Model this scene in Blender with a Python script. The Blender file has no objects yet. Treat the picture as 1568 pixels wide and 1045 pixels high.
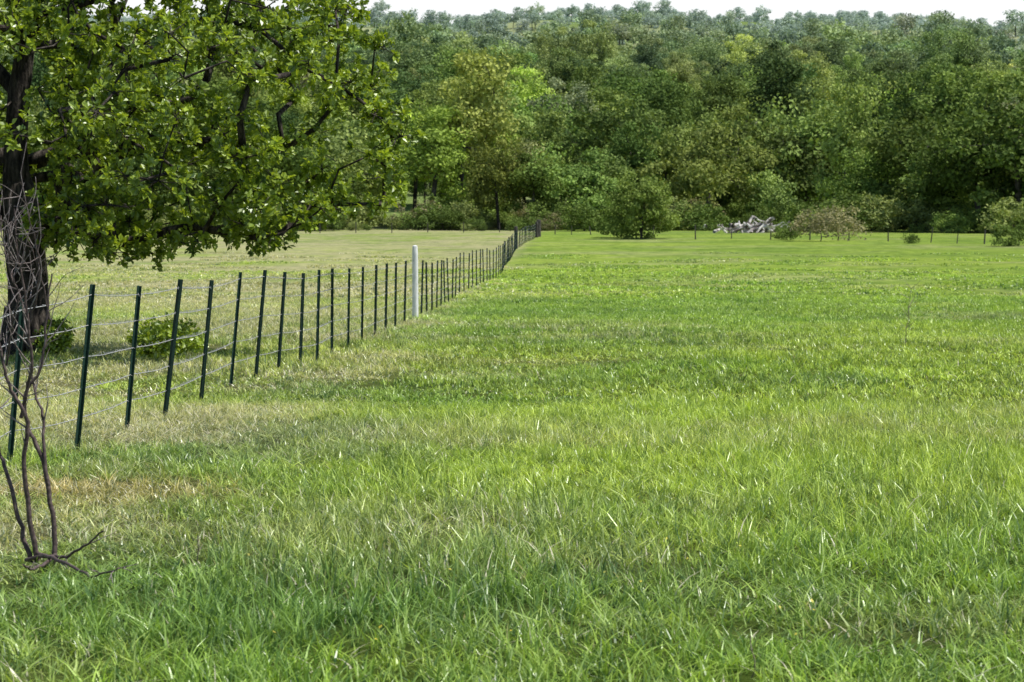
import bpy, math, random
import numpy as np
from mathutils import Vector, Matrix

scene = bpy.context.scene
RNG = np.random.default_rng(7)
random.seed(7)

# ------------------------------------------------------------------ camera maths
F = 3484.0; CX, CY = 784.0, 522.5
CAMZ = 1.6
PITCH = math.atan(422.5 / F)
FW = np.array([0, math.cos(PITCH), -math.sin(PITCH)])
UP = np.array([0, math.sin(PITCH), math.cos(PITCH)])
RT = np.array([1.0, 0, 0])

TY = [-400, -100, -20, 0, 20, 46, 55, 72, 89, 107, 157, 235, 300, 340, 400, 500, 650, 800, 1200, 2000, 3000, 3400, 4500, 7000, 30000]
TZ = [6, 4, 1.6, -1.6, -3.24, -5.36, -6.08, -7.4, -8.6, -9.8, -12.8, -17.5, -21.6, -22.6, -21.5, -16.5, -10.5, -6.5, 2, 20, 46, 50, 32, 0, -20]
_dy = np.arange(-400, 8000, 1.0)
_dz = np.interp(_dy, TY, TZ)
_k = np.hanning(25); _k /= _k.sum()
_pad = np.concatenate([np.full(12, _dz[0]), _dz, np.full(12, _dz[-1])])
_sm = np.convolve(_pad, _k, 'valid')
_k2 = np.hanning(121); _k2 /= _k2.sum()
_pad = np.concatenate([np.full(60, _dz[0]), _dz, np.full(60, _dz[-1])])
_sm2 = np.convolve(_pad, _k2, 'valid')
_w = np.clip((_dy - 380) / 200, 0, 1)
_dz = _sm * (1 - _w) + _sm2 * _w

def smooth(a, b, x):
    t = np.clip((x - a) / (b - a), 0, 1)
    return t * t * (3 - 2 * t)

def ground(x, y):
    x = np.asarray(x, float); y = np.asarray(y, float)
    z = np.where(y < 7900, np.interp(y, _dy, _dz), np.interp(y, TY, TZ)) + CAMZ
    z = z + 0.025 * np.sin(x * 0.8 + 1.3) * np.sin(y * 0.55) + 0.05 * np.sin(x * 0.21 + y * 0.17)
    far = smooth(350, 1200, y) * (1 - smooth(6000, 9000, y))
    z = z + far * (3.5 * np.sin(x / 55 + y / 90) + 2.5 * np.sin(x / 23 - y / 70 + 2)) 
    z = z + smooth(750, 1500, y) * (1 - smooth(6000, 9000, y)) * 12.5 * np.sin(y / 130 + x / 400)
    ang = x / np.maximum(y, 50)
    z = z - far * 0.0040 * np.minimum(y, 4000) * smooth(0.10, 0.2, ang)
    z = z + far * 0.0018 * np.minimum(y, 4000) * np.sin(ang * 45)
    return z

def ray(px, py):
    return RT * (px - CX) + FW * F - UP * (py - CY)

def P(px, py, Y):
    d = ray(px, py); t = Y / d[1]
    return np.array([0, 0, CAMZ]) + d * t

def G(px, py):
    d = ray(px, py)
    ts = np.concatenate([np.arange(4, 120, 0.5), np.arange(120, 900, 2)]) / d[1]
    pts = d[None] * ts[:, None] + np.array([0, 0, CAMZ])
    h = pts[:, 2] - ground(pts[:, 0], pts[:, 1])
    i = np.argmax(h < 0)
    if h[i] >= 0: return P(px, py, 300)
    a, b = ts[i - 1], ts[i]
    for _ in range(20):
        m = (a + b) / 2; p = d * m + np.array([0, 0, CAMZ])
        if p[2] - ground(p[0], p[1]) < 0: b = m
        else: a = m
    p = d * a + np.array([0, 0, CAMZ])
    p[2] = float(ground(p[0], p[1]))
    return p

def X_at(px, Y):
    return (px - CX) / F * Y * 1.0

# ------------------------------------------------------------------ numpy noise + meadow colour (world space)
_hr = np.random.default_rng(99).random((512, 512))
def vnoise(x, y):
    xi = np.floor(x).astype(int); yi = np.floor(y).astype(int)
    fx = x - xi; fy = y - yi
    fx = fx * fx * (3 - 2 * fx); fy = fy * fy * (3 - 2 * fy)
    h = lambda a, b: _hr[a % 512, b % 512]
    return (h(xi, yi) * (1 - fx) + h(xi + 1, yi) * fx) * (1 - fy) + (h(xi, yi + 1) * (1 - fx) + h(xi + 1, yi + 1) * fx) * fy
def fbm(x, y, octv=4, rough=0.6):
    s = 0; a = 1; t = 0
    for o in range(octv):
        c, sn = math.cos(o * 1.1), math.sin(o * 1.1)
        u = (x * c - y * sn) * 2 ** o + 17.3 * o; v = (x * sn + y * c) * 2 ** o + 9.1 * o
        s = s + a * vnoise(u, v); t += a; a *= rough
    return s / t
def mix(a, b, f):
    return a * (1 - f[:, None]) + np.asarray(b)[None] * f[:, None] if np.ndim(b) == 1 else a * (1 - f[:, None]) + b * f[:, None]
def meadow_color(x, y):
    x = np.asarray(x, float).ravel(); y = np.asarray(y, float).ravel()
    big = fbm(x * 0.08 + 3, y * 0.06, 4); mid = fbm(x * 0.5 + 13, y * 0.30 + 4, 4); sml = fbm(x * 2.0 + 3, y * 2.0 + 41, 2)
    c = np.tile(np.array([0.155, 0.245, 0.040]), (len(x), 1))
    yel = (0.250, 0.325, 0.058)
    c = mix(c, (0.100, 0.172, 0.048), smooth(0.42, 0.62, mid))
    c = mix(c, yel, 0.75 * smooth(0.44, 0.60, big))
    c = mix(c, yel, 0.5 * smooth(0.5, 0.75, sml))
    c = mix(c, (0.232, 0.325, 0.052), 0.55 * smooth(22, 75, y))
    drift = fbm(x * 0.10 + 5, y * 0.15 + 77, 5, 0.65)
    c = mix(c, (0.115, 0.200, 0.038), 0.5 * smooth(0.52, 0.66, drift))
    fx = x - 0.012 * y + (mid - 0.5) * 2.2
    d1 = 0.7 * smooth(1.4, 3.0, -fx) * smooth(0.3, 0.62, fbm(x * 0.5 + 7, y * 0.25 + 9, 5, 0.7))
    xf = x - (0.027 * y - 3.7)
    over = smooth(-0.4, 0.6, -xf) * smooth(20, 32, y)
    pal = over * (0.14 + 0.65 * smooth(0.42, 0.62, fbm(x * 0.07 + 1, y * 0.11 + 8, 5, 0.7)))
    d2 = 0.3 * smooth(0.52, 0.66, fbm(x * 0.08 + 31, y * 0.11 + 3, 5, 0.7))
    d = np.maximum(np.maximum(d1, d2), pal)
    c = mix(c, (0.37, 0.345, 0.19), d)
    rs = np.hypot((x + 2.7) * 0.8, (y - 14.6) * 0.7) + (sml - 0.5) * 1.2
    red = 0.45 * (1 - smooth(0.2, 0.95, rs))
    c = mix(c, (0.36, 0.23, 0.14), red)
    return c, np.maximum(d, red)

# ------------------------------------------------------------------ mesh helpers
class MB:
    def __init__(s):
        s.v = []; s.f = []; s.m = []; s.r = []; s.n = 0
    def add(s, verts, faces, mat=0, rnd=0.5):
        verts = np.asarray(verts, float).reshape(-1, 3)
        faces = np.asarray(faces, int)
        s.v.append(verts); s.f.extend((faces + s.n).tolist())
        s.m.extend([mat] * len(faces))
        s.r.append(np.broadcast_to(np.asarray(rnd, float), (len(verts),)).copy())
        s.n += len(verts)
    def build(s, name, mats, smooth_mat=(), link=True):
        me = bpy.data.meshes.new(name)
        me.from_pydata(np.concatenate(s.v).tolist(), [], s.f)
        for m in mats: me.materials.append(m)
        me.polygons.foreach_set('material_index', s.m)
        if smooth_mat:
            me.polygons.foreach_set('use_smooth', [mm in smooth_mat for mm in s.m])
        a = me.attributes.new('rnd', 'FLOAT', 'POINT')
        a.data.foreach_set('value', np.concatenate(s.r))
        me.update()
        ob = bpy.data.objects.new(name, me)
        if link: scene.collection.objects.link(ob)
        return ob

def frame(d):
    d = d / (np.linalg.norm(d) + 1e-9)
    ref = np.array([0.97, 0.2, 0.1]) if abs(d[0]) < 0.85 else np.array([0.05, 0.2, 0.97])
    a = np.cross(d, ref); a /= np.linalg.norm(a)
    return a, np.cross(d, a)

def tube(mb, pts, rad, sides=6, mat=0, rnd=0.5, cap=True):
    pts = np.asarray(pts, float); n = len(pts)
    rad = np.broadcast_to(rad, (n,))
    rings = []
    ang = np.linspace(0, 2 * math.pi, sides, endpoint=False)
    for i in range(n):
        d = pts[min(i + 1, n - 1)] - pts[max(i - 1, 0)]
        a, b = frame(d)
        rings.append(pts[i] + rad[i] * (np.cos(ang)[:, None] * a + np.sin(ang)[:, None] * b))
    V = np.concatenate(rings)
    Fc = []
    for i in range(n - 1):
        for k in range(sides):
            k2 = (k + 1) % sides
            Fc.append([i * sides + k, i * sides + k2, (i + 1) * sides + k2, (i + 1) * sides + k])
    mb.add(V, Fc, mat, rnd)
    if cap:
        c = pts[-1]
        V2 = np.concatenate([rings[-1], [c + (pts[-1] - pts[-2]) * 0.001]])
        mb.add(V2, [[k, (k + 1) % sides, sides] for k in range(sides)], mat, rnd)

def rand_unit(rng, n):
    v = rng.normal(size=(n, 3)); return v / np.linalg.norm(v, axis=1)[:, None]

def add_leaves(mb, base, dirs, nrm, L, W, mat, rnd, curl=0.15):
    n = len(base)
    d = dirs / np.linalg.norm(dirs, axis=1)[:, None]
    s = np.cross(d, nrm); s /= (np.linalg.norm(s, axis=1)[:, None] + 1e-9)
    nn = np.cross(s, d)
    L = np.broadcast_to(L, (n,))[:, None]; W = np.broadcast_to(W, (n,))[:, None]
    v0 = base
    v1 = base + d * L * 0.6 + s * W * 0.5 + nn * W * curl
    v2 = base + d * L
    v3 = base + d * L * 0.6 - s * W * 0.5 + nn * W * curl
    V = np.stack([v0, v1, v2, v3], 1).reshape(-1, 3)
    Fc = np.arange(n * 4).reshape(n, 4)
    mb.add(V, Fc, mat, np.repeat(np.broadcast_to(rnd, (n,)), 4))

def lump(p, s, ph=0.0):
    q = p * s
    return (np.sin(q[..., 0] * 1.7 + q[..., 1] * 1.1 + ph) + np.sin(q[..., 1] * 1.9 - q[..., 2] * 1.3 + ph * 2.1) +
            np.sin(q[..., 2] * 2.1 + q[..., 0] * 1.3 + ph * 0.7) + np.sin((q[..., 0] + q[..., 1] - q[..., 2]) * 2.7 + ph * 3)) / 4

def skeleton(trunk_pts, att, step, rng, droop=0.0, wob=0.12):
    pos = [np.array(p, float) for p in trunk_pts]
    par = [-1] + list(range(len(pos) - 1))
    first = max(1, int(len(pos) * 0.3))
    order = np.argsort(np.linalg.norm(att - pos[len(pos) // 2], axis=1))
    tips = []
    for oi in order:
        a = att[oi]
        A = np.array(pos[first:])
        dist = np.linalg.norm(A - a, axis=1)
        pen = np.where(A[:, 2] > a[2] + 0.2, 1.35, 1.0)
        j = int(np.argmin(dist * pen)) + first
        p0 = pos[j]; D = a - p0; ln = np.linalg.norm(D)
        k = max(1, int(ln / step))
        prev = j
        off = rng.normal(size=3) * wob * ln
        for i in range(1, k + 1):
            t = i / k
            p = p0 + D * t + off * math.sin(math.pi * t) + np.array([0, 0, droop * ln * math.sin(math.pi * t)])
            if i < k: p = p + rng.normal(size=3) * wob * step * 0.7
            pos.append(p); par.append(prev); prev = len(pos) - 1
        tips.append(prev)
    pos = np.array(pos); par = np.array(par)
    cnt = np.zeros(len(pos))
    for t in tips: cnt[t] += 1
    for i in range(len(pos) - 1, 0, -1): cnt[par[i]] += cnt[i]
    return pos, par, np.maximum(cnt, 1)

def wood(mb, pos, par, cnt, r_trunk, r_tip, sides, mat, big_sides=None, expo=None):
    if expo is None: expo = math.log(r_trunk / r_tip) / math.log(cnt[0] + 1)
    rad = r_tip * cnt ** expo
    n = len(pos)
    kids = [[] for _ in range(n)]
    for i in range(1, n): kids[par[i]].append(i)
    starts = [(0, None)]
    while starts:
        i, pr = starts.pop()
        chain = []; rr = []
        if pr is not None:
            chain.append(pos[pr]); rr.append(rad[i] * 1.1)
        while True:
            chain.append(pos[i]); rr.append(rad[i])
            if not kids[i]: break
            ks = sorted(kids[i], key=lambda q: -cnt[q])
            for q in ks[1:]: starts.append((q, i))
            i = ks[0]
        if len(chain) > 1:
            s = big_sides if (big_sides and rr[0] > r_trunk * 0.3) else sides
            tube(mb, chain, np.array(rr), s, mat, 0.5, cap=False)
    return rad

# ------------------------------------------------------------------ materials
def newmat(name):
    m = bpy.data.materials.new(name); m.use_nodes = True
    nt = m.node_tree; nt.nodes.clear()
    return m, nt
def N(nt, t, **kw):
    n = nt.nodes.new(t)
    for k, v in kw.items(): setattr(n, k, v)
    return n
def L(nt, a, b): nt.links.new(a, b)
def math_n(nt, op, a, b=None, clamp=False):
    n = N(nt, 'ShaderNodeMath', operation=op, use_clamp=clamp)
    for i, v in enumerate((a, b)):
        if v is None: continue
        if isinstance(v, (int, float)): n.inputs[i].default_value = v
        else: L(nt, v, n.inputs[i])
    return n.outputs[0]
def mixc(nt, fac, a, b, blend='MIX'):
    n = N(nt, 'ShaderNodeMix', data_type='RGBA', blend_type=blend)
    for s, v in ((n.inputs[0], fac), (n.inputs[6], a), (n.inputs[7], b)):
        if isinstance(v, (int, float)): s.default_value = v
        elif isinstance(v, tuple): s.default_value = (*v, 1)
        else: L(nt, v, s)
    return n.outputs[2]
def noise(nt, vec, scale, detail=3, rough=0.55, mapscale=None, loc=None):
    if mapscale or loc:
        mp = N(nt, 'ShaderNodeMapping')
        if mapscale: mp.inputs['Scale'].default_value = mapscale
        if loc: mp.inputs['Location'].default_value = loc
        L(nt, vec, mp.inputs[0]); vec = mp.outputs[0]
    n = N(nt, 'ShaderNodeTexNoise'); n.inputs['Scale'].default_value = scale
    n.inputs['Detail'].default_value = detail; n.inputs['Roughness'].default_value = rough
    L(nt, vec, n.inputs['Vector']); return n.outputs['Fac']
def ramp(nt, fac, a, b):
    n = N(nt, 'ShaderNodeMapRange', interpolation_type='SMOOTHSTEP', clamp=True)
    n.inputs['From Min'].default_value = a; n.inputs['From Max'].default_value = b
    L(nt, fac, n.inputs['Value']); return n.outputs[0]
def attr(nt, name, typ='GEOMETRY', out='Fac'):
    a = N(nt, 'ShaderNodeAttribute'); a.attribute_name = name; a.attribute_type = typ
    return a.outputs[out]

def mat_ground():
    m, nt = newmat('meadow_soil')
    geo = N(nt, 'ShaderNodeNewGeometry'); pos = geo.outputs['Position']
    sep = N(nt, 'ShaderNodeSeparateXYZ'); L(nt, pos, sep.inputs[0])
    col = attr(nt, 'mcol', out='Color')
    fine = noise(nt, pos, 12, 2, 0.7)
    mott = noise(nt, pos, 1.1, 4, 0.8, mapscale=(1, 0.45, 0.1))
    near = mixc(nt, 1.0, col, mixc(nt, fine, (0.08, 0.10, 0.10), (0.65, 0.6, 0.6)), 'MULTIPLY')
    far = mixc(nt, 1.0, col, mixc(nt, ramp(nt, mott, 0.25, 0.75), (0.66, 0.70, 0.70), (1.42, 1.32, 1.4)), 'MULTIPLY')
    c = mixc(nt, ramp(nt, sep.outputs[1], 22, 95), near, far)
    b = N(nt, 'ShaderNodeBsdfDiffuse'); b.inputs['Roughness'].default_value = 0.6
    L(nt, c, b.inputs['Color'])
    bp = N(nt, 'ShaderNodeBump'); bp.inputs['Strength'].default_value = 0.6; bp.inputs['Distance'].default_value = 0.12
    L(nt, noise(nt, pos, 5, 2, 0.75), bp.inputs['Height']); L(nt, bp.outputs[0], b.inputs['Normal'])
    o = N(nt, 'ShaderNodeOutputMaterial'); L(nt, b.outputs[0], o.inputs[0])
    return m

def leafy(name, colfn, transl=0.35, rough=0.5, spec=0.0, trcol=(1.3, 1.25, 0.5)):
    m, nt = newmat(name)
    c = colfn(nt)
    b = N(nt, 'ShaderNodeBsdfDiffuse'); L(nt, c, b.inputs['Color'])
    t = N(nt, 'ShaderNodeBsdfTranslucent')
    L(nt, mixc(nt, 1.0, c, trcol, 'MULTIPLY'), t.inputs['Color'])
    mx = N(nt, 'ShaderNodeMixShader'); mx.inputs[0].default_value = transl
    L(nt, b.outputs[0], mx.inputs[1]); L(nt, t.outputs[0], mx.inputs[2])
    res = mx.outputs[0]
    if spec > 0:
        gl = N(nt, 'ShaderNodeBsdfGlossy'); gl.inputs['Roughness'].default_value = rough
        gl.inputs['Color'].default_value = (0.95, 1.0, 0.92, 1)
        m2 = N(nt, 'ShaderNodeMixShader'); m2.inputs[0].default_value = spec
        L(nt, res, m2.inputs[1]); L(nt, gl.outputs[0], m2.inputs[2]); res = m2.outputs[0]
    o = N(nt, 'ShaderNodeOutputMaterial'); L(nt, res, o.inputs[0])
    return m

def ramp2(nt, fac, p0, c0, p1, c1):
    cr = N(nt, 'ShaderNodeValToRGB'); e = cr.color_ramp
    e.elements[0].position = p0; e.elements[0].color = (*c0, 1)
    e.elements[1].position = p1; e.elements[1].color = (*c1, 1)
    L(nt, fac, cr.inputs[0]); return cr.outputs[0]

def col_grass(nt):
    r = attr(nt, 'rnd')
    c = mixc(nt, 1.0, attr(nt, 'icol', 'INSTANCER', 'Color'), ramp2(nt, r, 0.05, (0.45, 0.65, 0.85), 0.85, (3.0, 2.75, 2.5)), 'MULTIPLY')
    thr = math_n(nt, 'SUBTRACT', 0.955, math_n(nt, 'MULTIPLY', attr(nt, 'idry', 'INSTANCER'), 0.4))
    return mixc(nt, math_n(nt, 'GREATER_THAN', r, thr), c, (0.68, 0.64, 0.46))
def col_oak(nt):
    return ramp2(nt, attr(nt, 'rnd'), 0.05, (0.055, 0.115, 0.014), 0.95, (0.42, 0.54, 0.065))
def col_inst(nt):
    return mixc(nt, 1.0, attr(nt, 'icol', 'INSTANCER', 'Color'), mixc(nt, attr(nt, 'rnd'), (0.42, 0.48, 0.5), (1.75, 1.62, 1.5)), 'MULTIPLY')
def col_small(nt):
    return ramp2(nt, attr(nt, 'rnd'), 0, (0.10, 0.15, 0.035), 1, (0.34, 0.43, 0.12))

def mat_bark(name, a=(0.018, 0.015, 0.013), b_=(0.13, 0.11, 0.092), scale=9):
    m, nt = newmat(name)
    tc = N(nt, 'ShaderNodeTexCoord')
    n = noise(nt, tc.outputs['Object'], scale, 5, 0.7, mapscale=(1, 1, 0.25))
    b = N(nt, 'ShaderNodeBsdfPrincipled'); b.inputs['Roughness'].default_value = 0.9
    b.inputs['Specular IOR Level'].default_value = 0.2
    L(nt, mixc(nt, ramp(nt, n, 0.4, 0.68), a, b_), b.inputs['Base Color'])
    bp = N(nt, 'ShaderNodeBump'); bp.inputs['Strength'].default_value = 1; bp.inputs['Distance'].default_value = 0.06
    L(nt, n, bp.inputs['Height']); L(nt, bp.outputs[0], b.inputs['Normal'])
    o = N(nt, 'ShaderNodeOutputMaterial'); L(nt, b.outputs[0], o.inputs[0]); return m

def mat_simple(name, a, b_, scale=20, rough=0.6, metal=0.0, lo=0.4, hi=0.65, mapscale=None):
    m, nt = newmat(name)
    tc = N(nt, 'ShaderNodeTexCoord')
    n = noise(nt, tc.outputs['Object'], scale, 4, 0.65, mapscale=mapscale)
    b = N(nt, 'ShaderNodeBsdfPrincipled'); b.inputs['Roughness'].default_value = rough
    b.inputs['Metallic'].default_value = metal
    L(nt, mixc(nt, ramp(nt, n, lo, hi), a, b_), b.inputs['Base Color'])
    o = N(nt, 'ShaderNodeOutputMaterial'); L(nt, b.outputs[0], o.inputs[0]); return m

M_ground = mat_ground()
M_grass = leafy('grass_blades', col_grass, 0.34, 0.36, 0.045, (1.15, 1.15, 0.6))
M_oak = leafy('oak_leaves', col_oak, 0.38, 0.38, 0.05, (1.5, 1.4, 0.5))
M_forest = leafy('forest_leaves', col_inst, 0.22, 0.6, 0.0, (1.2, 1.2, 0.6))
M_small = leafy('small_tree_leaves', col_small, 0.25, 0.6, 0.0, (1.2, 1.2, 0.6))
M_bark = mat_bark('oak_bark')
M_fbark = mat_simple('forest_bark', (0.03, 0.027, 0.022), (0.12, 0.105, 0.09), 1.5, 0.9)

# ------------------------------------------------------------------ ground
ys = np.concatenate([np.arange(-300, 0, 15), np.arange(0, 60, 0.5), np.arange(60, 200, 1.25), np.arange(200, 400, 3), np.arange(400, 1500, 20), np.arange(1500, 8000, 60), np.arange(8000, 30001, 1100)])
out_ = 60 * np.exp(np.linspace(0.012, 5.5, 70))
xs = np.concatenate([-out_[::-1], np.arange(-60, 60.01, 0.6), out_])
XX, YY = np.meshgrid(xs, ys)
ZZ = ground(XX, YY)
nx, ny = len(xs), len(ys)
idx = np.arange(nx * ny).reshape(ny, nx)
fc = np.stack([idx[:-1, :-1], idx[:-1, 1:], idx[1:, 1:], idx[1:, :-1]], -1).reshape(-1, 4)
mb = MB(); mb.add(np.stack([XX, YY, ZZ], -1).reshape(-1, 3), fc)
gob = mb.build('meadow_ground', [M_ground], smooth_mat=(0,))
gc, _ = meadow_color(XX, YY)
ff = mix(np.tile(np.array([0.17, 0.24, 0.07]), (gc.shape[0], 1)), (0.34, 0.37, 0.19), smooth(0.4, 0.6, fbm(XX.ravel() * 0.006, YY.ravel() * 0.006, 3)))
gc = mix(gc, ff, smooth(305, 345, YY.ravel()))
a = gob.data.attributes.new('mcol', 'FLOAT_COLOR', 'POINT')
a.data.foreach_set('color', np.column_stack([gc, np.ones(len(gc))]).ravel())

# ------------------------------------------------------------------ instancing via geometry nodes
def scatter(name, pts, rot, scl, idx, sources, icol, idry=None):
    col = bpy.data.collections.new(name + '_sources')
    for o in sources: col.objects.link(o)
    me = bpy.data.meshes.new(name); me.from_pydata(pts.tolist(), [], [])
    a = me.attributes.new('rot', 'FLOAT_VECTOR', 'POINT'); a.data.foreach_set('vector', rot.ravel())
    a = me.attributes.new('scl', 'FLOAT_VECTOR', 'POINT'); a.data.foreach_set('vector', scl.ravel())
    a = me.attributes.new('vidx', 'INT', 'POINT'); a.data.foreach_set('value', idx.astype(int))
    a = me.attributes.new('icol', 'FLOAT_COLOR', 'POINT'); a.data.foreach_set('color', np.column_stack([icol, np.ones(len(icol))]).ravel())
    if idry is not None:
        a = me.attributes.new('idry', 'FLOAT', 'POINT'); a.data.foreach_set('value', idry)
    ob = bpy.data.objects.new(name, me); scene.collection.objects.link(ob)
    ng = bpy.data.node_groups.new(name + '_scatter', 'GeometryNodeTree')
    ng.interface.new_socket('Geometry', in_out='INPUT', socket_type='NodeSocketGeometry')
    ng.interface.new_socket('Geometry', in_out='OUTPUT', socket_type='NodeSocketGeometry')
    i = ng.nodes.new('NodeGroupInput'); o = ng.nodes.new('NodeGroupOutput')
    iop = ng.nodes.new('GeometryNodeInstanceOnPoints')
    ci = ng.nodes.new('GeometryNodeCollectionInfo'); ci.inputs['Collection'].default_value = col
    ci.inputs['Separate Children'].default_value = True; ci.inputs['Reset Children'].default_value = True
    def na(nm, t):
        n = ng.nodes.new('GeometryNodeInputNamedAttribute'); n.data_type = t; n.inputs['Name'].default_value = nm
        return [s for s in n.outputs if s.enabled and s.name == 'Attribute'][0]
    e2r = ng.nodes.new('FunctionNodeEulerToRotation')
    ng.links.new(na('rot', 'FLOAT_VECTOR'), e2r.inputs[0])
    ng.links.new(i.outputs[0], iop.inputs['Points'])
    ng.links.new(ci.outputs[0], iop.inputs['Instance'])
    iop.inputs['Pick Instance'].default_value = True
    ng.links.new(na('vidx', 'INT'), iop.inputs['Instance Index'])
    ng.links.new(e2r.outputs[0], iop.inputs['Rotation'])
    ng.links.new(na('scl', 'FLOAT_VECTOR'), iop.inputs['Scale'])
    ng.links.new(iop.outputs[0], o.inputs[0])
    md = ob.modifiers.new('scatter', 'NODES'); md.node_group = ng
    return ob

# ------------------------------------------------------------------ grass
SAP = G(65, 865)
def grass_patch(name, rng, R, n, h, w, segs=2, lean=0.5):
    r = R * np.sqrt(rng.random(n)) ; th = rng.random(n) * 2 * math.pi
    nt_ = max(8, n // 18)
    tc = rng.random((nt_, 2)); tr = R * np.sqrt(tc[:, 0]); tt = tc[:, 1] * 2 * math.pi
    pick = rng.integers(0, nt_, n)
    tuft = np.stack([tr * np.cos(tt), tr * np.sin(tt)], 1)[pick] + rng.normal(size=(n, 2)) * 0.025 * (R / 0.45) ** 0.5
    ind = np.stack([r * np.cos(th), r * np.sin(th)], 1)
    use = rng.random(n) < 0.6
    b = np.where(use[:, None], tuft, ind)
    b = np.concatenate([b, np.full((n, 1), -0.01)], 1)
    az = rng.random(n) * 2 * math.pi
    ld = np.stack([np.cos(az), np.sin(az), np.zeros(n)], 1)
    ln = np.abs(rng.normal(0, lean, n)) + 0.15
    tuft_h = 0.7 + 0.8 * rng.random(nt_)
    H = h * (0.45 + 0.8 * rng.random(n) ** 1.3) * np.where(use, tuft_h[pick], 0.7)
    faz = az + math.pi / 2 + rng.normal(0, 0.6, n)
    sd = np.stack([np.cos(faz), np.sin(faz), np.zeros(n)], 1)
    W = w * (0.5 + 0.9 * rng.random(n))
    V = []
    for k in range(segs + 1):
        t = k / segs
        c = b + np.array([0, 0, 1.0]) * (H * (t - 0.25 * ln * t * t))[:, None] + ld * (H * ln * t * t)[:, None]
        ww = (W * (1 - t ** 1.5) * 0.5)[:, None]
        if k < segs:
            V += [c - sd * ww, c + sd * ww]
        else: V.append(c)
    nv = len(V)
    V = np.stack(V, 1).reshape(-1, 3)
    base = (np.arange(n) * nv)
    fl = []
    for k in range(segs - 1):
        fl.append(np.stack([base + 2 * k, base + 2 * k + 1, base + 2 * k + 3, base + 2 * k + 2], 1))
    tri = np.stack([base + 2 * (segs - 1), base + 2 * (segs - 1) + 1, base + 2 * segs], 1)
    tuft_r = rng.random(nt_)
    rr = np.where(use, tuft_r[pick] * 0.6 + rng.random(n) * 0.4, rng.random(n))
    mb = MB(); rn = np.repeat(rr, nv)
    mb.add(V, fl[0] if fl else tri, 0, rn)
    if fl:
        for q in fl[1:]:
            mb.f.extend(q.tolist()); mb.m.extend([0] * len(q))
        mb.f.extend(tri.tolist()); mb.m.extend([0] * len(tri))
    return mb.build(name, [M_grass], link=False)

def slope_rot(x, y, az, e=0.5):
    gx = (ground(x + e, y) - ground(x - e, y)) / (2 * e); gy = (ground(x, y + e) - ground(x, y - e)) / (2 * e)
    out = np.zeros((len(x), 3))
    for i in range(len(x)):
        n = Vector((-gx[i], -gy[i], 1)).normalized()
        q = Vector((0, 0, 1)).rotation_difference(n)
        M = q.to_matrix() @ Matrix.Rotation(az[i], 3, 'Z')
        out[i] = M.to_euler('XYZ')[:]
    return out

def grass_field(name, y0, y1, R, cover, h, w, nbl, nvar, segs, rng, lean=0.5, fade=None):
    sp = R * math.sqrt(math.pi / cover)
    gx, gy = np.meshgrid(np.arange(-0.25 * y1 - 2, 0.25 * y1 + 2, sp), np.arange(y0, y1, sp))
    x = gx.ravel() + rng.uniform(-0.4, 0.4, gx.size) * sp; y = gy.ravel() + rng.uniform(-0.4, 0.4, gx.size) * sp
    k = np.abs(x) < 0.25 * y + 1.0
    if fade: k &= rng.random(len(y)) > smooth(fade, y1, y)
    x = x[k]; y = y[k]; n = len(x)
    z = ground(x, y)
    az = rng.random(n) * 6.283
    rot = slope_rot(x, y, az, R)
    hs = 0.85 + 0.25 * np.sin(x * 0.9 + 2 * np.sin(y * 0.33)) * np.sin(y * 0.41 + 1) + rng.normal(0, 0.12, n)
    st = np.clip((-1.0 - (x - 0.012 * y)) / 1.4, 0, 1)
    hs = hs * (1 - 0.4 * st * (y < 30))
    ds = np.hypot(x - SAP[0] - 0.15, y - SAP[1] + 0.4)
    hs = hs * np.where(ds < 0.95, 0.6, 1)
    s = np.clip(hs, 0.35, 1.4)
    scl = np.stack([np.ones(n), np.ones(n), s], 1)
    src = [grass_patch(name + '_patch', rng, R, nbl, h, w, segs, lean) for _ in range(nvar)]
    c, d = meadow_color(x, y)
    c = c * rng.normal(1, 0.08, n)[:, None]
    return scatter(name, np.stack([x, y, z], 1), rot, scl, rng.integers(0, nvar, n), src, c, d)

rg = np.random.default_rng(11)
grass_field('meadow_grass', 6.5, 24, 0.36, 2.0, 0.145, 0.009, 360, 10, 3, rg, 0.72)
grass_field('meadow_grass', 23, 72, 0.9, 1.8, 0.12, 0.018, 760, 7, 2, rg, 0.7)
grass_field('meadow_grass', 70, 165, 2.2, 1.4, 0.12, 0.05, 850, 6, 2, rg, 0.7, fade=82)

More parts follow.
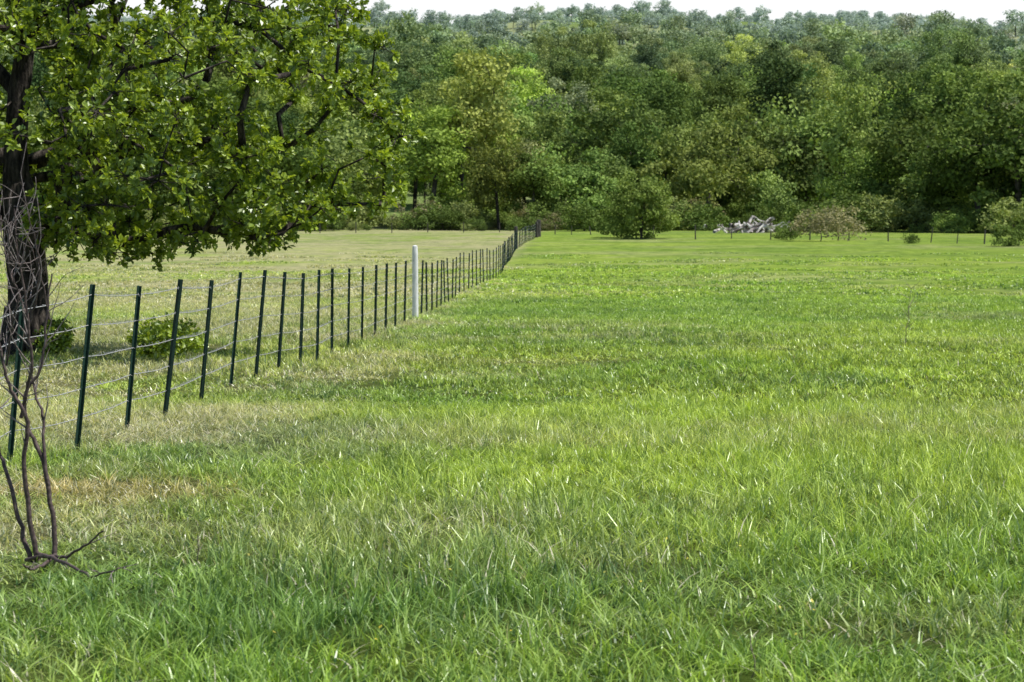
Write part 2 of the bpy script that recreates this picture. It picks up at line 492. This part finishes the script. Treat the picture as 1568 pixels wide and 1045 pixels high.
# ------------------------------------------------------------------ trees
def make_tree_mesh(name, seed, H, R, low, r_trunk, n_att, lpc, leaf, clump, mats, trunk_frac=0.75, link=False, lean=0.0, squash=1.0, zmin=-0.75, lumpy=0.35):
    rng = np.random.default_rng(seed)
    mb = MB()
    cz = low + (H - low) * 0.5; rz = (H - low) * 0.5
    d = rand_unit(rng, n_att * 4)
    d = d[d[:, 2] > zmin][:n_att]
    rr = rng.random(len(d)) ** 0.4
    mul = 1 + lumpy * lump(d, 2.4, seed)
    att = d * (rr * mul)[:, None] * np.array([R, R * squash, rz]) + np.array([0, 0, cz])
    tp = [np.array([lean * t * t * H * 0.3 + 0.12 * math.sin(t * 5 + seed), 0.12 * math.sin(t * 4 + seed * 2), -0.3 + t * (max(low, 0) + (H - low) * trunk_frac - max(low, 0) * 0.2)]) for t in np.linspace(0, 1, 9)]
    pos, par, cnt = skeleton(tp, att, R * 0.22, rng, 0.05, 0.1)
    wood(mb, pos, par, cnt, r_trunk, r_trunk * 0.07, 4, 0, 6)
    n = len(att) * lpc
    csz = clump * (0.5 + 0.9 * rng.random(len(att)))
    off = rand_unit(rng, n) * (rng.random(n) ** 0.35)[:, None] * np.array([1, 1, 0.62])
    c = np.repeat(att, lpc, 0) + off * np.repeat(csz, lpc)[:, None]
    dirs = rand_unit(rng, n) + off * 0.3
    nrm = rand_unit(rng, n) * 0.5 + off * 1.1 + np.array([0, 0, 0.45])
    cr = np.repeat(rng.random(len(att)), lpc)
    rn = np.clip(cr * 0.55 + rng.random(n) * 0.45, 0, 1)
    add_leaves(mb, c, dirs, nrm, leaf * (0.6 + 0.8 * rng.random(n)), leaf * 0.8, 1, rn)
    return mb.build(name, mats, smooth_mat=(0,), link=link)

fv = []
specs = [(13, 5.2, 2.0, 1), (15, 5.8, 2.6, 2), (11, 5.2, 1.6, 3), (17, 4.4, 3.2, 4), (12, 6.6, 2.2, 5), (14, 5.0, 1.8, 6), (9, 4.4, 0.8, 7)]
for i, (H, R, low, s) in enumerate(specs):
    fv.append(make_tree_mesh('a%d_forest_tree' % i, s, H, R, low, 0.28, 46, 125, 0.45, 1.75, [M_fbark, M_forest]))
for i, (H, R, low, s) in enumerate(specs):
    fv.append(make_tree_mesh('b%d_forest_tree' % i, s + 20, H, R, low, 0.28, 30, 36, 0.95, 1.9, [M_fbark, M_forest]))

front = [(395, 300, 1.0, 0, 0), (440, 292, 0.95, 5, 0), (488, 296, 0.85, 2, 0), (530, 305, 0.62, 6, 1), (660, 305, 1.0, 3, 1), (700, 312, 1.3, 3, 2), (765, 298, 0.85, 0, 1), (735, 322, 1.0, 1, 1),
         (815, 296, 0.75, 5, 0), (872, 300, 0.95, 4, 1), (925, 305, 0.8, 2, 1), (965, 315, 1.0, 0, 0), (1020, 318, 0.95, 5, 1), (1085, 305, 1.2, 4, 1), (1140, 322, 1.05, 1, 1), (1185, 308, 0.8, 6, 2), (1235, 315, 1.05, 0, 0),
         (1290, 300, 1.05, 3, 2), (1335, 290, 0.8, 2, 1), (1395, 285, 1.1, 5, 0), (1450, 275, 0.9, 0, 1), (1500, 268, 1.3, 4, 0), (1560, 262, 1.15, 1, 0), (1620, 262, 1.1, 0, 0), (-60, 300, 1, 1, 0), (20, 300, 1, 0, 0), (90, 300, 1, 4, 0), (160, 300, 1.05, 1, 1), (230, 300, 1, 5, 0), (300, 302, 1, 0, 1), (350, 300, .95, 2, 0),
         (1360, 440, 1.3, 2, 3), (700, 520, 1.1, 4, 3)]
rf = np.random.default_rng(21)
PAL = np.array([(0.130, 0.195, 0.055), (0.215, 0.295, 0.082), (0.290, 0.375, 0.115), (0.46, 0.55, 0.13), (0.28, 0.31, 0.17), (0.095, 0.155, 0.050)])
fp = []; fs = []; fi = []; ft = []
for px, d, s, v, t in front:
    fp.append((X_at(px, d), d)); fs.append(s * 1.05); fi.append(v); ft.append(t)
def band(y0, y1, sp, smin, smax, drop=0.0):
    yv = np.arange(y0, y1, sp)
    for y in yv:
        hw = 0.27 * y + 40
        for x in np.arange(-hw, hw, sp):
            xx = x + rf.uniform(-0.5, 0.5) * sp; yy = y + rf.uniform(-0.5, 0.5) * sp
            px = CX + xx / yy * F
            if rf.random() < drop: continue
            if yy > 320 and yy < 520 and 572 < px < 648: continue
            q = np.array([xx, yy, 0.0])
            if yy > 430 and lump(q, 0.022, 1.0) > 0.36: continue
            if yy > 900 and lump(q * np.array([1, 0.6, 1]), 0.006, 4.0) > 0.24: continue
            s = smin + (smax - smin) * rf.random() ** 1.5
            fp.append((xx, yy)); fs.append(s); fi.append(rf.integers(0, 7) + (7 if yy > 700 else 0))
            ft.append(rf.choice(6, p=[0.22, 0.30, 0.20, 0.035, 0.035, 0.21]))
band(322, 500, 9.8, 0.55, 1.5, 0.12)
band(500, 900, 12, 0.55, 1.45, 0.12)
band(900, 1800, 17, 0.6, 1.4, 0.05)
band(1800, 3500, 25, 0.6, 1.4)
fp = np.array(fp); fs = np.array(fs); fi = np.array(fi); ft = np.array(ft)
z = ground(fp[:, 0], fp[:, 1]) - 0.2
n = len(fp)
rot = np.stack([rf.normal(0, 0.05, n), rf.normal(0, 0.05, n), rf.random(n) * 6.283], 1)
scl = np.stack([fs * rf.uniform(0.8, 1.2, n), fs * rf.uniform(0.8, 1.2, n), fs * rf.uniform(0.8, 1.1, n)], 1)
fcol = PAL[ft] * rf.normal(1, 0.12, (n, 1)) * rf.normal(1, 0.05, (n, 3))
stand = smooth(0.38, 0.62, fbm(fp[:, 0] * 0.02, fp[:, 1] * 0.012, 3))
fcol = fcol * (np.array([0.85, 0.88, 0.95]) + stand[:, None] * np.array([0.3, 0.24, 0.05]))
fcol = mix(fcol, (0.44, 0.54, 0.56), 0.92 * smooth(380, 2600, fp[:, 1]) ** 0.65)  # aerial haze painted into leaf colour: crowns fade to pale blue-grey with distance
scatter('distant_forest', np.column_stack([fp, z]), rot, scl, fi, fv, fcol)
print('forest trees', n)

bv = [make_tree_mesh('a%d_brush' % i, 40 + i, 3.6, 2.2 + 0.3 * i, -0.3, 0.08, 40, 60, 0.26, 0.75, [M_fbark, M_forest], 0.5) for i in range(3)]
bv += [make_tree_mesh('b_brush_dry', 50, 3.2, 2.2, 0.1, 0.05, 46, 34, 0.2, 0.7, [M_fbark, M_forest], 0.5)]
bx = []; bs = []; bi = []
for i in range(300):
    px = rf.uniform(-100, 1680)
    base = np.interp(px, [0, 840, 1000, 1300, 1600], [292, 288, 290, 272, 252])
    d = base + rf.uniform(-6, 28)
    if 1080 < px < 1210: d += 14
    s = 0.25 + 1.1 * rf.random() ** 1.8
    if 560 < px < 640: s *= 0.5
    bx.append((X_at(px, d), d)); bs.append(s); bi.append(3 if rf.random() < 0.08 else rf.integers(0, 3))
for px, py, hpx, v in [(1205, 368, 28, 0), (1255, 370, 60, 3), (1282, 368, 58, 3), (1355, 350, 60, 0), (1395, 373, 18, 1), (1553, 377, 34, 2), (1075, 345, 45, 3), (1510, 345, 50, 1), (900, 352, 20, 0), (760, 350, 30, 1), (950, 364, 44, 0)]:
    g = G(px, py); bx.append((g[0], g[1])); bs.append(hpx * g[1] / F / 3.4); bi.append(v)
bx = np.array(bx); bs = np.array(bs); bi = np.array(bi); n = len(bx)
bcol = np.array([(0.15, 0.22, 0.06), (0.27, 0.33, 0.12), (0.12, 0.18, 0.05), (0.27, 0.26, 0.15)])[np.where(bi == 3, 3, rf.integers(0, 3, n))] * rf.normal(1, 0.12, (n, 1))
scatter('treeline_brush', np.column_stack([bx, ground(bx[:, 0], bx[:, 1]) - 0.1]),
        np.stack([np.zeros(n), np.zeros(n), rf.random(n) * 6.283], 1), np.stack([bs * rf.uniform(0.8, 1.4, n), bs * 1.1, bs], 1), bi, bv, bcol)

g = G(984, 366)
ob = make_tree_mesh('small_oak_tree', 79, 6.3, 3.1, -0.9, 0.14, 120, 100, 0.24, 0.75, [M_fbark, M_small], 0.6, link=True, zmin=-0.85, lumpy=0.16)
ob.location = (g[0], g[1], g[2] - 0.1)

# ------------------------------------------------------------------ big oak
def big_oak():
    rng = np.random.default_rng(5)
    base = G(42, 543)
    mb = MB()
    att = []
    want = 740
    while len(att) < want:
        d = rand_unit(rng, 1)[0]
        r = rng.random() ** 0.42
        q = d * r
        x = q[0] * 5.75; y = q[1] * 5.4
        zc = 3.95
        zz = zc + (q[2] * 2.6 if q[2] < 0 else q[2] * 4.4)
        p = np.array([x, y, zz])
        lm = lump(p, 1.25, 2.0)
        if lm < (-0.05 if zz < 4.8 else -0.3): continue
        if abs(x) < 0.65 and y < 1.0 and zz < 4.9: continue
        if math.hypot(x, y) < 1.2 and zz < 3.6: continue
        if math.hypot(x, y) < 3.2 and zz < 2.4 and rng.random() < 0.5: continue
        att.append(p)
    sc = base[1] / F
    for px, py in [(150, 366), (205, 372), (250, 368), (300, 355), (345, 350), (400, 345), (435, 345), (480, 310), (520, 295), (585, 295), (590, 250), (610, 205), (600, 170), (560, 130), (115, 335), (180, 330), (540, 60), (545, 20)]:
        for k in range(3):
            att.append(np.array([(px - 42) * sc + rng.normal(0, 0.12), rng.uniform(-1.6, 1.2), (543 - py) * sc + rng.normal(0, 0.1)]))
    att = np.array(att)
    tp = [(0, 0, -0.3), (0.0, 0, 0.15), (0.03, 0, 0.6), (0.04, 0, 1.2), (-0.02, 0.03, 1.9), (-0.08, 0.05, 2.6), (-0.1, 0, 3.3), (-0.05, 0.1, 4.1), (0.1, 0.1, 5.0), (0.0, 0.2, 6.0)]
    pos, par, cnt = skeleton(tp, att, 0.38, rng, 0.04, 0.15)
    rad = wood(mb, pos, par, cnt, 0.33, 0.0130, 5, 0, 16, expo=0.478)
    for k in range(9):
        a = k / 9 * 6.283 + 0.3
        dv = np.array([math.cos(a), math.sin(a), 0])
        tube(mb, [dv * 0.2 + (0, 0, 0.75), dv * 0.28 + (0, 0, 0.3), dv * 0.45 + (0, 0, 0.02), dv * 0.65 + (0, 0, -0.15)], np.array([0.15, 0.15, 0.12, 0.06]), 7, 0)
    nr = 8
    ra = np.repeat(att, nr, 0)
    off = rand_unit(rng, len(ra)) * (rng.random(len(ra)) ** 0.5 * 0.40)[:, None] * np.array([1, 1, 0.7])
    rc = ra + off
    for a_, c_ in zip(ra[::1], rc[::1]):
        m = (a_ + c_) / 2 + rng.normal(size=3) * 0.03
        tube(mb, [a_, m, c_], np.array([0.009, 0.007, 0.005]), 3, 0, cap=False)
    nl = 14
    n = len(rc) * nl
    b = np.repeat(rc, nl, 0) + rng.normal(size=(n, 3)) * 0.025
    dirs = rand_unit(rng, n) + np.repeat(off / 0.42, nl, 0) * 0.7 + np.array([0, 0, 0.1])
    nrm = rand_unit(rng, n) * 0.7 + np.array([0.35, -0.2, 0.7])
    cr = np.repeat(rng.random(len(rc)), nl)
    add_leaves(mb, b, dirs, nrm, 0.08 + 0.07 * rng.random(n), 0.06 + 0.03 * rng.random(n), 1, np.clip(cr * 0.6 + rng.random(n) * 0.4, 0, 1), curl=0.25)
    ob = mb.build('oak_tree', [M_bark, M_oak], smooth_mat=(0,))
    ob.location = base
    return base
oak_base = big_oak()

def bush(name, px, py, wpx, hpx, seed, mat):
    g = G(px, py); s = g[1] / F
    ob = make_tree_mesh(name, seed, hpx * s, wpx * s / 2, 0.05, 0.02, 60, 45, 0.07, 0.16, [M_bark, mat], 0.6, link=True)
    ob.location = (g[0], g[1], g[2])
bush('bush', 256, 556, 95, 62, 61, M_oak)
bush('bush', 86, 545, 34, 50, 62, M_oak)

# ------------------------------------------------------------------ fence
M_tpost = mat_simple('green_post_paint', (0.010, 0.036, 0.026), (0.022, 0.058, 0.042), 30, 0.5)
M_wire = mat_simple('galvanised_wire', (0.36, 0.36, 0.36), (0.54, 0.53, 0.51), 60, 0.5, 0.2)
M_wpost = mat_simple('weathered_white_paint', (0.83, 0.83, 0.81), (0.55, 0.55, 0.53), 7, 0.6, 0.0, 0.52, 0.74, mapscale=(3, 3, 1))
M_dpost = mat_simple('dark_weathered_wood', (0.035, 0.03, 0.026), (0.10, 0.09, 0.08), 12, 0.85, mapscale=(1, 1, 0.2))

expl = [(-330, 905, -292, 565), (-130, 790, -98, 500), (12, 712, 42, 455), (115, 692, 148, 432), (192, 657, 218, 435), (249, 641, 280, 425), (306, 612, 327, 427), (352, 590, 371, 415), (390, 577, 408, 412), (425, 567, 438, 415),
        (459, 560, 466, 417), (485, 555, 490, 412), (508, 541, 510, 410), (533, 532, 536, 410), (554, 527, 557, 408), (574, 516, 577, 405), (590, 510, 593, 403), (605, 502, 607, 402), (619, 495, 622, 399)]
posts = []
for bx_, by, tx, ty in expl:
    g = G(bx_, by); s = g[1] / F
    posts.append((g, g + np.array([(tx - bx_) * s, 0.03, (by - ty) * s])))
way = [G(636, 487), G(700, 452), G(766, 421), G(792, 381), G(825, 361)]
cum = [0]
for a, b in zip(way[:-1], way[1:]): cum.append(cum[-1] + np.linalg.norm((b - a)[:2]))
t = 2.4
while t < cum[-1] - 1:
    x = np.interp(t, cum, [w[0] for w in way]); y = np.interp(t, cum, [w[1] for w in way])
    gz = float(ground(x, y)); h = random.uniform(1.3, 1.42)
    posts.append((np.array([x, y, gz]), np.array([x + random.gauss(0.02, 0.03), y + random.gauss(0, 0.03), gz + h])))
    t += 2.5
mb = MB()
def tpost(mb, b, tp_, detail):
    b = b - np.array([0, 0, 0.15]); ax = tp_ - b; Ln = np.linalg.norm(ax); ax = ax / Ln
    u = np.cross(ax, np.array([0.25, 1, 0])); u /= np.linalg.norm(u)
    v = np.cross(ax, u)
    k = random.uniform(-0.5, 0.5); u, v = u * math.cos(k) + v * math.sin(k), v * math.cos(k) - u * math.sin(k)
    W, Tn, D = 0.024, 0.004, 0.034
    prof = [(-W, 0), (W, 0), (W, Tn), (Tn / 1.5, Tn), (Tn / 1.5, D), (-Tn / 1.5, D), (-Tn / 1.5, Tn), (-W, Tn)]
    V = [b + u * p[0] + v * p[1] for p in prof] + [tp_ + u * p[0] + v * p[1] for p in prof]
    n = 8
    Fc = [[i, (i + 1) % n, n + (i + 1) % n, n + i] for i in range(n)]
    mb.add(V, Fc, 0)
    mb.add([V[8], V[9], V[10], V[15]], [[0, 1, 2, 3]], 0)
    mb.add([V[11], V[12], V[13], V[14]], [[0, 1, 2, 3]], 0)
    if detail:
        for q in np.arange(0.2, Ln - 0.03, 0.055):
            c = b + ax * q - v * 0.0015
            e = [c + u * i * 0.007 + ax * j * 0.008 - v * kk * 0.009 for kk in (0, 1) for j in (-1, 1) for i in (-1, 1)]
            mb.add(e, [[4, 5, 7, 6], [0, 1, 5, 4], [2, 6, 7, 3], [0, 4, 6, 2], [1, 3, 7, 5]], 0)
for i, (b, t_) in enumerate(posts):
    tpost(mb, b, t_, b[1] < 45)
fence_root = bpy.data.objects.new('barbed_wire_fence', None); scene.collection.objects.link(fence_root)
o = mb.build('steel_t_posts', [M_tpost]); o.parent = fence_root
allp = posts[:len(expl)] + [(way[0], way[0] + np.array([0, 0, 1.38]))] + posts[len(expl):]
mbw = MB()
for hfrac in (0.2, 0.38, 0.57, 0.76, 0.94):
    pts = [b + (t_ - b) * hfrac for b, t_ in allp]
    path = []; rr = []
    for a, b in zip(pts[:-1], pts[1:]):
        for k in range(3):
            q = a + (b - a) * k / 3; q = q.copy()
            q[2] -= 0.012 * math.sin(math.pi * k / 3) + random.gauss(0, 0.003)
            path.append(q); rr.append(0.0031 + 0.00002 * q[1])
    path.append(pts[-1]); rr.append(rr[-1])
    tube(mbw, path, np.array(rr), 4, 0, cap=False)
    for a, b in zip(pts[:14], pts[1:15]):
        Ls = np.linalg.norm(b - a); u = (b - a) / Ls
        for q in np.arange(0.06, Ls, 0.127):
            c = a + u * q; dv = rand_unit(RNG, 1)[0]; dv -= u * np.dot(dv, u)
            dv /= np.linalg.norm(dv)
            tube(mbw, [c - dv * 0.016, c + dv * 0.016], np.array([0.0026, 0.0020]), 3, 0, cap=False)
o = mbw.build('barbed_wire', [M_wire]); o.parent = fence_root

def wood_post(name, g, h, r, mat, lean=(0, 0), sides=14, rough=0.02, seed=1):
    rng = np.random.default_rng(seed)
    mb = MB(); nz = 14; V = []
    for k in range(nz):
        t = k / (nz - 1)
        for a in np.linspace(0, 6.2832, sides, endpoint=False):
            rr = r * (1.03 - 0.08 * t) * (1 + rng.normal(0, rough))
            if k == nz - 1: rr *= 0.86
            V.append((rr * math.cos(a) + lean[0] * t * h, rr * math.sin(a) + lean[1] * t * h, -0.2 + (h + 0.2) * (t if k < nz - 1 else 1.0) - (0.015 if k == nz - 2 else 0)))
    Fc = [[k * sides + i, k * sides + (i + 1) % sides, (k + 1) * sides + (i + 1) % sides, (k + 1) * sides + i] for k in range(nz - 1) for i in range(sides)]
    mb.add(V, Fc, 0)
    top = V[-sides:]
    mb.add(top + [np.mean(top, 0) + np.array([0, 0, 0.02])], [[i, (i + 1) % sides, sides] for i in range(sides)], 0)
    o = mb.build(name, [mat]); o.location = g; return o
g = G(636, 488); wood_post('white_fence_post', g, 112 * g[1] / F, 4.7 * g[1] / F, M_wpost)
for px, py, hp, rp in [(790, 381, 34, 3), (825, 363, 26, 3.4), (822, 364, 24, 2.2)]:
    g = G(px, py); wood_post('wooden_corner_post', g, hp * g[1] / F, rp * g[1] / F, M_dpost, seed=int(px))

mbf = MB(); far_pts = []
for px, py, h in [(850, 359, 14), (875, 360, 14), (905, 360, 13), (940, 361, 12), (1000, 362, 14), (1065, 367, 22), (1120, 366, 14), (1180, 367, 13), (1240, 368, 14), (1300, 369, 14), (1360, 370, 15), (1425, 372, 24), (1465, 373, 15), (1507, 374, 22), (1560, 376, 16), (1620, 378, 16)]:
    g = G(px, py); s = g[1] / F; far_pts.append((g, h * s))
    tube(mbf, [g - (0, 0, 0.2), g + np.array([random.gauss(0, .08), 0, h * s * random.uniform(0.8, 1.05)])], np.array([0.055, 0.045]) * random.uniform(0.7, 1.3), 7, 0)
for hf in (0.35, 0.65, 0.95):
    tube(mbf, [p + np.array([0, 0, 1.05 * hf]) for p, h in far_pts], 0.005, 3, 0, cap=False)
mbf.build('field_boundary_fence', [M_dpost], smooth_mat=())
mbf = MB(); lp = []
for px in np.arange(-60, 800, 55):
    g = G(px, 357 + random.uniform(-1, 1)); tube(mbf, [g - (0, 0, 0.2), g + np.array([0, 0, 1.2])], np.array([0.06, 0.05]), 6, 0); lp.append(g)
for hf in (0.4, 0.75, 1.1): tube(mbf, [p + np.array([0, 0, hf]) for p in lp], 0.005, 3, 0, cap=False)
mbf.build('field_boundary_fence', [M_dpost])

mb = MB(); Yp = 262.0; xp = X_at(1142, Yp); g = np.array([xp, Yp, float(ground(xp, Yp))])
rd = random.Random(4)
for i in range(75):
    a = rd.uniform(0, math.pi); ln = rd.uniform(0.7, 2.8)
    cx = rd.gauss(0, 2.0) + (1.4 if rd.random() < 0.35 else 0)
    hh = abs(rd.gauss(0.1, 0.55)) * (1.2 if 0.8 < cx < 3 else 0.6)
    c = g + np.array([cx, rd.gauss(0, 0.7), hh + 0.15])
    dv = np.array([math.cos(a), math.sin(a) * 0.7, rd.gauss(0, 0.45)]) * ln / 2
    r = rd.uniform(0.04, 0.24)
    tube(mb, [c - dv, c + rand_unit(RNG, 1)[0] * 0.15, c + dv], np.array([r, r * 0.85, r * 0.5]), 6, 0)
mb.build('dead_wood_pile', [mat_simple('bleached_wood', (0.14, 0.11, 0.10), (0.72, 0.68, 0.64), 0.9, 0.9, 0, 0.42, 0.56)])

# ------------------------------------------------------------------ bare sapling
def sapling():
    mb = MB(); rng = np.random.default_rng(3)
    Y0 = SAP[1]
    def path(pts, r0, r1, dy=0.0, sides=7, twigs=0, tl=0.25, tone=0):
        W = []
        m = len(pts)
        for i, (px, py) in enumerate(pts):
            W.append(P(px, py, Y0 + dy * i / (m - 1)))
        W = np.array(W)
        t = np.linspace(0, m - 1, m * 4)
        Q = np.stack([np.interp(t, range(m), W[:, k]) for k in range(3)], 1)
        Qs = Q.copy(); Qs[1:-1] = (Q[:-2] + Q[1:-1] * 2 + Q[2:]) / 4
        Qs[1:] += rng.normal(size=(len(Qs) - 1, 3)) * 0.003
        rr = np.linspace(r0, r1, len(Qs))
        tube(mb, Qs, rr, sides, tone, 0.5)
        for k in range(twigs):
            i = rng.integers(len(Qs) // 3, len(Qs) - 1)
            p = Qs[i]; d = (Qs[i + 1] - Qs[i]); d /= np.linalg.norm(d)
            d = d + rng.normal(size=3) * 0.55; d /= np.linalg.norm(d)
            ln = tl * rng.uniform(0.4, 1.3)
            q = [p]
            for s in range(5):
                d = d + rng.normal(size=3) * 0.16 + np.array([0, 0, 0.05]); d /= np.linalg.norm(d)
                q.append(q[-1] + d * ln / 5)
            tube(mb, q, np.linspace(min(rr[i] * 0.6, 0.005), 0.0013, 6), 4, 1)
            if rng.random() < 0.6:
                d2 = d + rng.normal(size=3) * 0.6; d2 /= np.linalg.norm(d2)
                tube(mb, [q[2], q[2] + d2 * ln * 0.3, q[2] + d2 * ln * 0.5 + (0, 0, 0.02)], np.array([0.003, 0.002, 0.001]), 3, 1)
    path([(48, 862), (30, 800), (12, 730), (0, 690), (-18, 640), (-40, 560)], 0.013, 0.006, 0.2, twigs=5)
    path([(58, 864), (45, 790), (35, 710), (45, 650), (32, 620), (12, 590), (5, 555), (-8, 500)], 0.014, 0.006, -0.1, twigs=6)
    path([(32, 640), (40, 600), (50, 560), (44, 500), (36, 440), (25, 380), (22, 320)], 0.010, 0.003, -0.15, twigs=14, tl=0.3)
    path([(85, 864), (82, 800), (70, 720), (52, 670), (40, 650), (38, 600), (62, 570), (70, 520), (72, 470), (80, 420)], 0.014, 0.004, 0.15, twigs=10, tl=0.28)
    path([(75, 745), (66, 690), (68, 640), (52, 600), (46, 560)], 0.010, 0.005, 0.15, twigs=4)
    path([(40, 480), (20, 430), (6, 380), (0, 330)], 0.006, 0.002, 0.1, 5, twigs=12, tl=0.3)
    path([(44, 500), (58, 450), (60, 400), (48, 350), (40, 310)], 0.006, 0.002, -0.1, 5, twigs=12, tl=0.3)
    path([(10, 560), (18, 500), (30, 450), (10, 400), (15, 350)], 0.006, 0.002, -0.2, 5, twigs=12, tl=0.3)
    path([(72, 470), (62, 420), (50, 380), (30, 350)], 0.004, 0.0015, -0.1, 5, twigs=6, tl=0.2)
    path([(40, 858), (70, 850), (100, 855), (130, 836), (158, 812)], 0.011, 0.004, -0.4, twigs=2, tl=0.15)
    path([(58, 848), (85, 856), (110, 868), (140, 884), (182, 870)], 0.011, 0.004, -1.0, twigs=4, tl=0.15)
    path([(85, 850), (70, 862), (50, 872), (36, 866)], 0.011, 0.005, -0.8, twigs=3, tl=0.12)
    mb.build('bare_sapling', [mat_simple('sapling_bark', (0.06, 0.04, 0.035), (0.15, 0.105, 0.095), 40, 0.7), mat_simple('sapling_twigs', (0.16, 0.12, 0.11), (0.34, 0.30, 0.28), 40, 0.7)], smooth_mat=(0, 1))
sapling()

M_straw = mat_simple('dry_stalk', (0.22, 0.18, 0.12), (0.36, 0.31, 0.22), 30, 0.9)
def weed(name, px, py, hpx, seed, nb=8):
    rng = np.random.default_rng(seed); mb = MB()
    g = G(px, py); h = hpx * g[1] / F
    p = [np.zeros(3)]
    for i in range(6): p.append(p[-1] + np.array([rng.normal(0, 0.03) * h, rng.normal(0, 0.03) * h, h / 6]))
    tube(mb, p, np.linspace(0.0035, 0.0018, 7) * max(1, g[1] / 20), 4)
    for k in range(nb):
        i = rng.integers(2, 7); d = rand_unit(rng, 1)[0]; d[2] = abs(d[2]) + 0.3
        tube(mb, [p[i], p[i] + d * h * 0.12, p[i] + d * h * 0.2 + (0, 0, h * 0.03)], np.array([0.002, 0.0016, 0.0012]) * max(1, g[1] / 20), 3)
    o = mb.build(name, [M_straw]); o.location = g
weed('dry_weed', 302, 868, 50, 1); weed('dry_weed', 1386, 532, 92, 2, 14); weed('dry_weed', 1150, 1040, 70, 3, 2)

mb = MB(); rng = np.random.default_rng(9)
for i in range(26):
    px, py = rng.normal(950, 330), rng.uniform(840, 1040)
    if not (0 < px < 1568): continue
    g = G(px, py); h = rng.uniform(0.05, 0.10)
    c = g + np.array([rng.normal(0, .02), 0, h])
    tube(mb, [g, c], np.array([0.0015, 0.0012]), 3, 1, cap=False)
    n = 5; r = rng.uniform(0.005, 0.008); tl = rng.normal(size=2) * 0.4
    for k in range(n):
        a = k / n * 6.283 + i; a1, a2 = a - 0.5, a + 0.5
        f = lambda aa, rr: c + np.array([math.cos(aa) * rr, math.sin(aa) * rr, (math.cos(aa) * tl[0] + math.sin(aa) * tl[1]) * rr])
        mb.add([c, f(a1, r * 0.8), f(a, r * 1.15), f(a2, r * 0.8)], [[0, 1, 2, 3]], 0)
mb.build('yellow_wildflowers', [mat_simple('yellow_petals', (0.65, 0.55, 0.05), (0.7, 0.6, 0.1), 5, 0.6), mat_simple('flower_stem', (0.1, 0.17, 0.03), (0.12, 0.2, 0.04), 5, 0.6)])

# ------------------------------------------------------------------ light, sky, camera
S = Vector((0.47, -0.06, 0.88)).normalized()
sun = bpy.data.lights.new('sun', 'SUN'); sun.energy = 5.0; sun.angle = math.radians(0.5); sun.color = (1.0, 0.96, 0.89)
so = bpy.data.objects.new('sun', sun); scene.collection.objects.link(so)
so.rotation_euler = S.to_track_quat('Z', 'Y').to_euler(); so.location = (20, 10, 60)
w = bpy.data.worlds.new('World'); scene.world = w; w.use_nodes = True
nt = w.node_tree; nt.nodes.clear()
sky = nt.nodes.new('ShaderNodeTexSky'); sky.sky_type = 'NISHITA'; sky.sun_disc = False
sky.sun_elevation = math.asin(S.z); sky.sun_rotation = math.atan2(S.x, S.y)
sky.air_density = 1.0; sky.dust_density = 0.6; sky.ozone_density = 1.0
tc = nt.nodes.new('ShaderNodeTexCoord'); sp = nt.nodes.new('ShaderNodeSeparateXYZ'); nt.links.new(tc.outputs['Generated'], sp.inputs[0])
hz = ramp(nt, sp.outputs[2], 0.14, 0.0)
skyc = mixc(nt, hz, sky.outputs[0], (8.8, 9.0, 9.2))
bg = nt.nodes.new('ShaderNodeBackground'); bg.inputs[1].default_value = 0.12
ow = nt.nodes.new('ShaderNodeOutputWorld')
nt.links.new(skyc, bg.inputs[0]); nt.links.new(bg.outputs[0], ow.inputs[0])

cam = bpy.data.cameras.new('camera'); cam.sensor_width = 36; cam.lens = 80
cam.clip_end = 60000; cam.clip_start = 0.1
cam.dof.use_dof = True; cam.dof.focus_distance = 18; cam.dof.aperture_fstop = 8
co = bpy.data.objects.new('camera', cam); scene.collection.objects.link(co)
co.location = (0, 0, CAMZ); co.rotation_euler = (math.pi / 2 - PITCH, 0, 0)
scene.camera = co
scene.view_settings.view_transform = 'Standard'; scene.view_settings.look = 'None'
scene.view_settings.exposure = 0; scene.view_settings.gamma = 1
